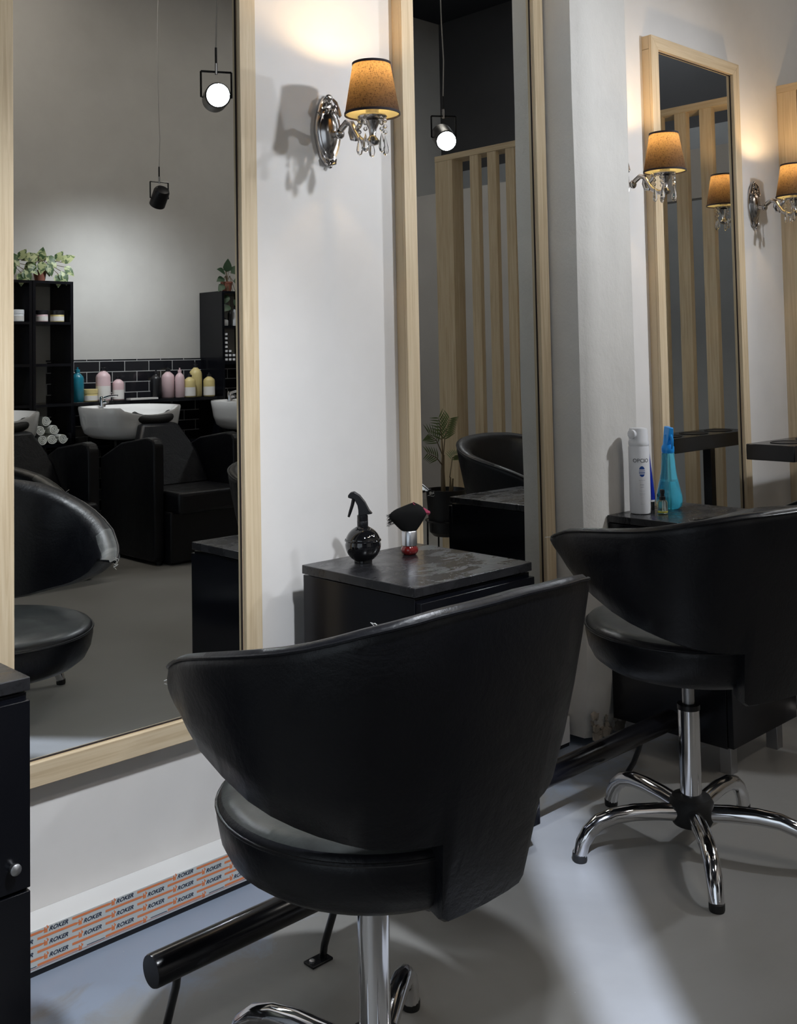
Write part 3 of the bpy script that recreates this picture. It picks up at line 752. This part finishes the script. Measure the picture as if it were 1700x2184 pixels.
sb = thing('trigger_spray', 'translucent turquoise spray bottle half full beside the far mirror frame', 'spray bottle', (3.010, -.165, .7), math.radians(60))
bp = [(.024, 0), (.032, .003), (.039, .012), (.0415, .028), (.040, .045), (.034, .068), (.028, .095), (.0235, .120), (.021, .150), (.020, .176), (.016, .180)]
MB().lathe(bp, n=36).build('body', BLUECLEAR, sb, smooth=60)
liq = [(r-.002, z+.002) for r, z in bp if z < .09]+[(.0265, .088)]
MB().lathe(liq, n=36).build('liquid', BLUELIQ, sb, smooth=60)
MB().lathe([(.0175, .176), (.020, .180), (.020, .196), (.015, .205), (.012, .235)], n=28).build('collar', BLUEP, sb, smooth=40)
MB().rings([[(-.016, -.010, .205), (.012, -.010, .205), (.012, .010, .205), (-.016, .010, .205)], [(-.024, -.009, .235), (.010, -.009, .235), (.010, .009, .235), (-.024, .009, .235)], [(-.028, -.007, .258), (.006, -.008, .262), (.006, .008, .262), (-.028, .007, .258)]]).build('spray_head', BLUEP, sb, bevel=.002)
MB().tube([(-.018, 0, .238), (-.030, 0, .222), (-.030, 0, .205), (-.026, 0, .192)], [.005, .0045, .004, .003], 8).build('trigger', BLUEP, sb, smooth=True)
fl = MB()
for i in range(9):
    a = math.radians(-150+i*34); z = .02+.03*((i*37) % 10)/10; r = .0420
    fl.add([(r*math.cos(a)*1.0, r*math.sin(a), z), ((r)*math.cos(a+.12), r*math.sin(a+.12), z+.004), (r*math.cos(a+.18), r*math.sin(a+.18), z-.006), (r*math.cos(a+.05), r*math.sin(a+.05), z-.008)], [(0, 1, 2, 3)])
fl.build('printed_leaves', mat('teal_print', (.01, .12, .15), .5), sb)
so = thing('serum_bottle', 'small clear bottle with black pump and a little yellow oil', 'bottle', (2.905, -.205, .7))
MB().lathe([(.010, 0), (.0150, .001), (.0155, .004), (.0155, .036), (.012, .041), (.007, .044)], n=28).build('body', CLEARP, so, smooth=60)
MB().lathe([(.009, .0025), (.0138, .003), (.0138, .008), (.009, .0082)], n=24).build('oil', OIL, so, smooth=40)
MB().tube([(.002, .001, .006), (.001, 0, .044)], .0012, 6).build('dip_tube', WHITEP, so)
MB().lathe([(.009, .041), (.0092, .052), (.006, .054), (.006, .062), (.0075, .063), (.0075, .073), (.004, .075)], n=20).build('pump', BLACKP, so, smooth=40)

# ------------------------------------------------------------------ washing corner (seen in the mirror)
def wash_unit(x, label):
    BX = -.04
    t = thing('wash_unit', label, 'washbasin chair', (x, -3.45, 0), group='black wash chairs with white basins')
    # local +y towards the mirror wall; basin behind at -y
    bn = MB(); n = 48; rs = []
    def ring(rx, ry, z, dip=0, cy=-.62):
        out = []
        for j in range(n):
            a = 2*PI*j/n; c, s = math.cos(a), math.sin(a)
            e = .75
            X = BX+.87*rx*math.copysign(abs(c)**e, c); Yv = cy+ry*math.copysign(abs(s)**e, s)
            d = dip*max(0, s)**6*1.0*(1 if abs(c) < .55 else 0)
            out.append((X, Yv-(.035 if d > 0 else 0)*d/max(dip, .001), z-d))
        return out
    rs = [ring(.20, .18, .695), ring(.27, .24, .705), ring(.315, .27, .735), ring(.338, .285, .79, .01), ring(.348, .293, .85, .03), ring(.357, .30, .895, .05), ring(.352, .298, .905, .05), ring(.335, .28, .903, .05), ring(.30, .245, .86, .03), ring(.25, .20, .80), ring(.16, .14, .765), ring(.03, .03, .76)]
    bn.rings(rs).build('basin', CERAMIC, t, smooth=60)
    MB().lathe([(.12, 0), (.11, .3), (.13, .70)], (BX, -.64, 0), 28).build('pedestal', LAM, t, smooth=40)
    tp = MB().lathe([(.022, .895), (.020, .955), (.016, .965)], (-.10, -.87, 0), 20).tube([(-.10, -.87, .95), (-.08, -.80, .968), (-.06, -.74, .972)], [.012, .009, .006], 10)
    tp.tube([(-.10, -.87, .925), (-.10, -.80, .93)], .011, 10).build('tap', CHROME, t, smooth=True)
    MB().tube([(.13*math.cos(a), -.36+.07*math.sin(a)-.06, .85-.03*math.sin(a)) for a in [PI*i/12 for i in range(13)]], .030, 12).build('neck_rest', RUBBER, t, smooth=True)
    # seat and back, worn greyish leather
    st = MB().box(-.24, -.20, .30, .24, .28, .43).build('seat', LEATHER, t, bevel=.025, segs=3)
    bk = MB().rings([[(-.24, -.17, .42), (.24, -.17, .42), (.24, -.10, .42), (-.24, -.10, .42)], [(-.22, -.30, .62), (.22, -.30, .62), (.22, -.22, .62), (-.22, -.22, .62)], [(-.13, -.38, .80), (.13, -.38, .80), (.13, -.31, .80), (-.13, -.31, .80)]])
    bk.build('backrest', LEATHER, t, bevel=.02)
    box('plinth', LEATHER, -.25, -.40, 0.01, .25, .20, .31, t, .01)
    for s_ in (-1, 1):
        o_ = s_*.285
        pr = [(-.50, .02), (.12, .02), (.135, .04), (.135, .70), (.11, .735), (.05, .745), (-.25, .70), (-.50, .60)]
        MB().rings([[(o_-.035, y, z) for y, z in pr], [(o_+.035, y, z) for y, z in pr]]).build('armrest', LEATHER, t, bevel=.012, segs=3)
    for sx in (-1, 1):
        for sy in (-.42, .1): MB().lathe([(.02, 0), (.02, .025)], (sx*.27, sy, 0), 12).build('foot', RUBBER, t)
    return t
wash_unit(3.62, 'wash chair with white basin in the middle of the nearest mirror')
wash_unit(2.63, 'wash chair with white basin at the left edge of the nearest mirror')
wash_unit(4.66, 'wash chair with white basin at the right edge of the nearest mirror')
def shelf_tower(x0, x1, label, zs):
    t = thing('shelf_tower', label, 'shelf', ((x0+x1)/2, -4.55, 0))
    h = (x1-x0)/2
    box('side_panel', LAM, -h, -.148, 0, -h+.02, .15, zs[-1], t); box('side_panel', LAM, h-.02, -.148, 0, h, .15, zs[-1], t)
    for z in zs: box('shelf_board', LAM, -h+.02, -.148, z-.018, h-.02, .15, z, t)
    return t
ZS = [.04, .36, .66, .925, 1.19, 1.465, 1.735]
shelf_tower(3.066, 3.352, 'tall black shelf tower with towels and jars, reflected at the left', ZS)
shelf_tower(2.78, 3.062, 'tall black shelf tower at the very left edge of the nearest mirror', ZS)
shelf_tower(4.555, 4.90, 'tall black shelf tower reflected at the right edge of the nearest mirror', [.04, .36, .66, .905, 1.18, 1.45, 1.71])
t = thing('wall_counter', 'low black counter with open cubbies under the black tiles', 'counter', (3.953, -4.56, 0))
box('worktop', LAM, -.60, -.138, .905, .60, .16, .928, t, .001)
box('shelf_board', LAM, -.60, -.138, .60, .60, .14, .618, t)
for xx in (-.60, -.22, .16, .58): box('divider_panel', LAM, xx, -.138, 0, xx+.02, .14, .905, t)
box('back_panel', LAM, -.22, -.138, .62, .18, -.13, .905, t)

def bottle(x, y, z0, h, r, body, lab, cap, label, group='bottles and jars by the washbasins', jar=False, pump=False):
    t = thing('jar' if jar else 'shampoo_bottle', label, 'jar' if jar else 'bottle', (x, y, z0), group=group)
    if jar:
        MB().lathe([(r*.9, 0), (r, .004), (r, h*.62), (r*.95, h*.66)], n=24).build('body', body, t, smooth=40)
        MB().lathe([(r*1.03, h*.64), (r*1.03, h*.97), (r*.98, h)], n=24).build('lid', cap, t, smooth=40)
        MB().lathe([(r*1.004, h*.10), (r*1.004, h*.48)], n=24, caps=False).build('paper_label', lab, t, smooth=True)
    else:
        MB().lathe([(r*.85, 0), (r, .006), (r, h*.66), (r*.9, h*.73), (r*.55, h*.80), (r*.36, h*.83), (r*.34, h*.86)], n=24).build('body', body, t, smooth=50)
        if lab: MB().lathe([(r*1.006, h*.06), (r*1.006, h*.42)], n=24, caps=False).build('paper_label', lab, t, smooth=True)
        c = MB().lathe([(r*.40, h*.85), (r*.40, h*.93), (r*.16, h*.94), (r*.14, h)], n=16)
        c.build('pump' if pump else 'cap', cap, t, smooth=40)
    return t
ct = .928
bottle(3.405, -4.45, ct, .235, .042, TEAL, None, TEAL, 'tall teal bottle at the left end of the tiled counter')
bottle(3.506, -4.47, ct, .085, .052, YELB, PINKL, YELB, 'squat cream jar beside the teal bottle', jar=True)
bottle(3.608, -4.47, ct, .245, .050, PINKB, PINKL, BLACKP, 'large pale pink pump bottle above the middle basin', pump=True)
bottle(3.712, -4.45, ct, .175, .040, PINKB, PINKL, BLACKP, 'smaller pale pink pump bottle right of the large one', pump=True)
bottle(4.026, -4.47, ct, .205, .040, BLACKP, None, BLACKP, 'black bottle with pale lettering on the tiled counter')
bottle(4.138, -4.49, ct, .225, .046, PINKB, None, BLACKP, 'wide pink pump bottle next to the black bottle', pump=True)
bottle(4.205, -4.44, ct, .215, .034, PINKB, None, PINKB, 'slim pink bottle between the wide pink and yellow ones')
bottle(4.283, -4.43, ct, .175, .042, YELB, PINKL, BLACKP, 'small yellow bottle left of the tall yellow one', pump=True)
bottle(4.368, -4.48, ct, .255, .046, YELB, None, BLACKP, 'tall yellow pump bottle at the counter end', pump=True)
bottle(4.452, -4.43, ct, .175, .042, YELB, PINKL, BLACKP, 'small yellow bottle right of the tall yellow one')
tag(box('soap_tray', PINKL, 3.78, -4.46, ct, 4.0, -4.40, ct+.012), 'long flat white tray on the tiled counter', 'tray')
for x, y, lab, b in ((3.150, -4.46, 'pale pink jar on the upper shelf of the left tower', PINKB), (3.265, -4.46, 'cream jar beside the pink jar on the tower shelf', YELB)):
    bottle(x, y, 1.465, .078, .045, b, PINKL, BLACKP, lab, jar=True)
bottle(2.98, -4.45, 1.465, .078, .045, WHITEP, PINKL, WHITEP, 'white jar at the very left edge of the nearest mirror', jar=True)
bottle(3.12, -4.58, 1.465, .13, .022, YELB, None, BLACKP, 'small cream bottle behind the pink jar')
# right tower goods
for i, (x, z, r, h) in enumerate([(4.62, 1.45, .026, .06), (4.665, 1.45, .016, .13), (4.71, 1.45, .018, .15), (4.60+.16, 1.45, .02, .10)]):
    bottle(x, -4.46, z, h, r, WHITEP if i != 1 else BLACKP, None, BLACKP, ['short white pot', 'slim black bottle', 'slim white bottle', 'medium white bottle'][i]+' on the upper shelf of the right tower', group='small goods in the right tower')
def carton(x, y, z, lab):
    t = thing('hair_dye_carton', lab, 'box', (x, y, z), group='small black and white cartons in the right tower')
    box('carton', BLACKP, -.013, -.02, 0, .013, .02, .030, t); box('white_panel', WHITEP, -.0115, .02, .010, .0115, .0205, .026, t)
stack = [(0, 7), (1, 3), (2, 2), (3, 2)]
for c, n in stack:
    for r in range(n):
        carton(4.596+c*.034, -4.43, 1.18+r*.0315, 'small black and white carton, %s from the bottom of the %s stack' % (['first', 'second', 'third', 'fourth', 'fifth', 'sixth', 'seventh'][r], ['tallest leftmost', 'second', 'third', 'fourth'][c]))
def towel(x, z, lab, r=.033):
    t = thing('rolled_towel', lab, 'towel', (x, -4.53, z), group='rolled white towels in the left tower')
    mb = MB(); out = []; inn = []
    n = 60
    pts = []
    for i in range(n+1):
        a = i/n*2*PI*3.0; rad = r*(.12+.88*i/n)*(1+.04*math.sin(a*3+x*50)); pts.append((rad*math.cos(a), rad*math.sin(a)))
    th = r*.20; rs = []
    for i, (px_, pz_) in enumerate(pts):
        l = math.hypot(px_, pz_); ux, uz = px_/l, pz_/l
        rs.append([(px_, -.10, pz_), (px_+ux*-th, -.10, pz_-uz*th), (px_+ux*-th, .11, pz_-uz*th), (px_, .11, pz_)])
    mb.rings(rs).build('roll', TOWEL, t, smooth=60)
    return t
tw = [(3.14, .700, 'leftmost of the three bottom rolled towels'), (3.207, .700, 'middle one of the three bottom rolled towels'), (3.284, .700, 'rightmost of the three bottom rolled towels'),
      (3.125, .763, 'left rolled towel of the second layer'), (3.222, .763, 'right rolled towel of the second layer'), (3.166, .822, 'single rolled towel topping the towel pile')]
for x, z, l in tw: towel(x, z-.005, l, .035)

# ------------------------------------------------------------------ plants
def leaf(mb, base, direction, up, length, width, fold=.15):
    d = Vector(direction).normalized(); s_ = d.cross(Vector(up)).normalized(); nrm = s_.cross(d).normalized()
    prof = [(0, .05), (.15, .75), (.35, 1), (.6, .8), (.82, .42), (1, .02)]
    vs = []; fs = []
    for i, (u, w_) in enumerate(prof):
        c = Vector(base)+d*length*u-nrm*length*.25*u*u
        vs += [c-s_*width*w_+nrm*width*fold*w_, c, c+s_*width*w_+nrm*width*fold*w_]
    for i in range(len(prof)-1):
        a = i*3; fs += [(a, a+1, a+4, a+3), (a+1, a+2, a+5, a+4)]
    mb.add(vs, fs)
def pothos(x, y, z, label, lm, spots):
    t = thing('potted_pothos', label, 'plant', (x, y, z), group='trailing plants on the shelf towers')
    MB().lathe([(.032, 0), (.043, .062), (.046, .062), (.047, .075), (.041, .075), (.04, .066)], n=24).build('pot', TERRA, t, smooth=40)
    MB().lathe([(.039, .066), (.03, .069), (.002, .07)], n=20).build('soil', SOIL, t)
    st = MB(); lf = MB()
    for px_, py_, pz_, dx, dz, s_ in spots:
        st.tube([(0, 0, .065), (px_*.4, py_*.4, max(pz_, .10)*.9+.03), (px_, py_, pz_)], .0022, 5)
        leaf(lf, (px_, py_, pz_), (dx, .35, dz), (-.2, .9, .6), s_, s_*.36)
    st.build('stems', STEMG, t, smooth=True); lf.build('leaves', lm, t, smooth=True)
sp1 = [(-.03, .02, .16, -1, -.1, .12), (-.05, .03, .12, -.9, -.7, .11), (.04, .02, .17, .5, -.6, .10), (.0, .04, .13, -.3, -1, .09), (.03, .05, .12, .3, -1, .09), (.03, .04, .10, .2, -1, .07),
       (.13, .05, .13, .7, .5, .10), (.15, .05, .10, .9, -.7, .09), (.12, .06, .07, .4, -1, .10), (.10, .06, .05, -.1, -1, .09), (-.02, -.02, .12, -.6, .8, .08), (.0, .0, .13, .1, 1, .10), (.10, .03, .14, .4, .8, .08)]
pothos(3.158, -4.49, 1.735, 'variegated trailing plant in terracotta pot on the left shelf tower', VARIE, sp1)
sp2 = [(-.03, .02, .14, -.7, .3, .09), (-.04, .02, .10, -.9, -.2, .08), (.0, .0, .15, 0, 1, .10), (.03, .02, .14, .6, .6, .10), (-.05, .03, .05, -.7, -.5, .08), (.04, .03, .08, .9, -.1, .09), (-.03, .05, -.03, -.6, -.8, .08), (.03, .05, -.06, .5, -.9, .08), (-.02, .06, -.11, -.8, -.4, .08), (.04, .05, .01, .7, -.6, .08)]
pothos(4.655, -4.48, 1.71, 'dark green trailing plant in terracotta pot on the right shelf tower', GREEND, sp2)
pothos(2.90, -4.49, 1.735, 'variegated trailing plant at the very left edge of the nearest mirror', VARIE, sp1)
pt = thing('potted_palm', 'young palm in a black pot on a stand reflected in the second mirror', 'plant', (4.09, -1.726, 0))
MB().lathe([(.070, .26), (.090, .28), (.104, .48), (.107, .50), (.101, .50), (.098, .48)], n=32).build('pot', BLACKP, pt, smooth=40)
MB().lathe([(.098, .475), (.05, .48), (.002, .481)], n=24).build('soil', SOIL, pt)
for a in (.4, .4+PI/2, .4+PI, .4+3*PI/2): MB().tube([(.108*math.cos(a), .108*math.sin(a), .34), (.112*math.cos(a), .112*math.sin(a), 0)], .005, 6).build('stand_leg', BLACKM, pt, smooth=True)
MB().tube([(.108*math.cos(2*PI*i/24), .108*math.sin(2*PI*i/24), .34) for i in range(25)], .005, 6).build('stand_ring', BLACKM, pt, smooth=True)
st = MB(); st.tube([(-.02, 0, .47), (-.022, 0, .60), (-.016, 0, .68)], [.013, .010, .007], 8); st.tube([(.02, .01, .47), (.025, .01, .56)], [.007, .004], 8); st.tube([(.045, .0, .47), (.055, .0, .55)], [.007, .004], 8)
fr = MB()
def frond(base, mid, tip, n, ll, wd=.0036):
    st.tube([base, [(a+2*b+c)/4 for a, b, c in zip(base, mid, tip)], tip], [.0035, .0025, .0012], 6)
    b, m_, e_ = Vector(base), Vector(mid), Vector(tip)
    for i in range(n):
        u = .42+.58*i/(n-1); p = (b*(1-u)**2+m_*2*u*(1-u)+e_*u*u); d = ((m_-b)*(1-u)+(e_-m_)*u).normalized()
        side = d.cross(Vector((-.5, .75, .2))).normalized()
        for s_ in (-1, 1): leaf(fr, p, d*.9+side*s_*.8+Vector((0, 0, -.15)), (-.4, 1, .2), ll*(1-.3*u), wd)
frond((-.016, 0, .67), (.01, -.02, .78), (.07, -.03, .86), 10, .10, .0045)
frond((-.016, 0, .67), (-.08, .02, .78), (-.15, .03, .80), 7, .085)
frond((.02, .01, .56), (.08, -.04, .70), (.20, -.08, .655), 10, .085)
frond((-.018, 0, .62), (-.08, .02, .68), (-.16, .03, .70), 6, .07)
frond((-.018, 0, .65), (-.06, .04, .80), (-.13, .08, .88), 7, .08)
st.build('stems', STEMG, pt, smooth=True); fr.build('fronds', PALML, pt)

# ------------------------------------------------------------------ far end behind the divider
pic = thing('framed_poster', 'framed dark red and green poster behind the slatted divider', 'picture', (7.27, -4.1, 1.82))
box('frame', mat('brown_picture_frame', (.10, .06, .035), .5), -.01, -.20, -.24, .005, .20, .24, pic, .002)
box('print', mat('pale_paper', (.55, .54, .50), .6), -.012, -.18, -.22, -.0095, .18, .22, pic)
MB().box(-.0135, -.09, -.02, -.0121, .08, .19).build('red_field', POSTER, pic)
MB().add([(-.0135, .12, -.20), (-.0135, .02, -.20), (-.0135, .05, .02), (-.0135, .11, -.06)], [(0, 1, 2, 3)]).build('green_shape', GREEND, pic)
struct('window_1', MB().box(7.262, -3.74, 1.2, 7.285, -3.66, 2.05), LITD)
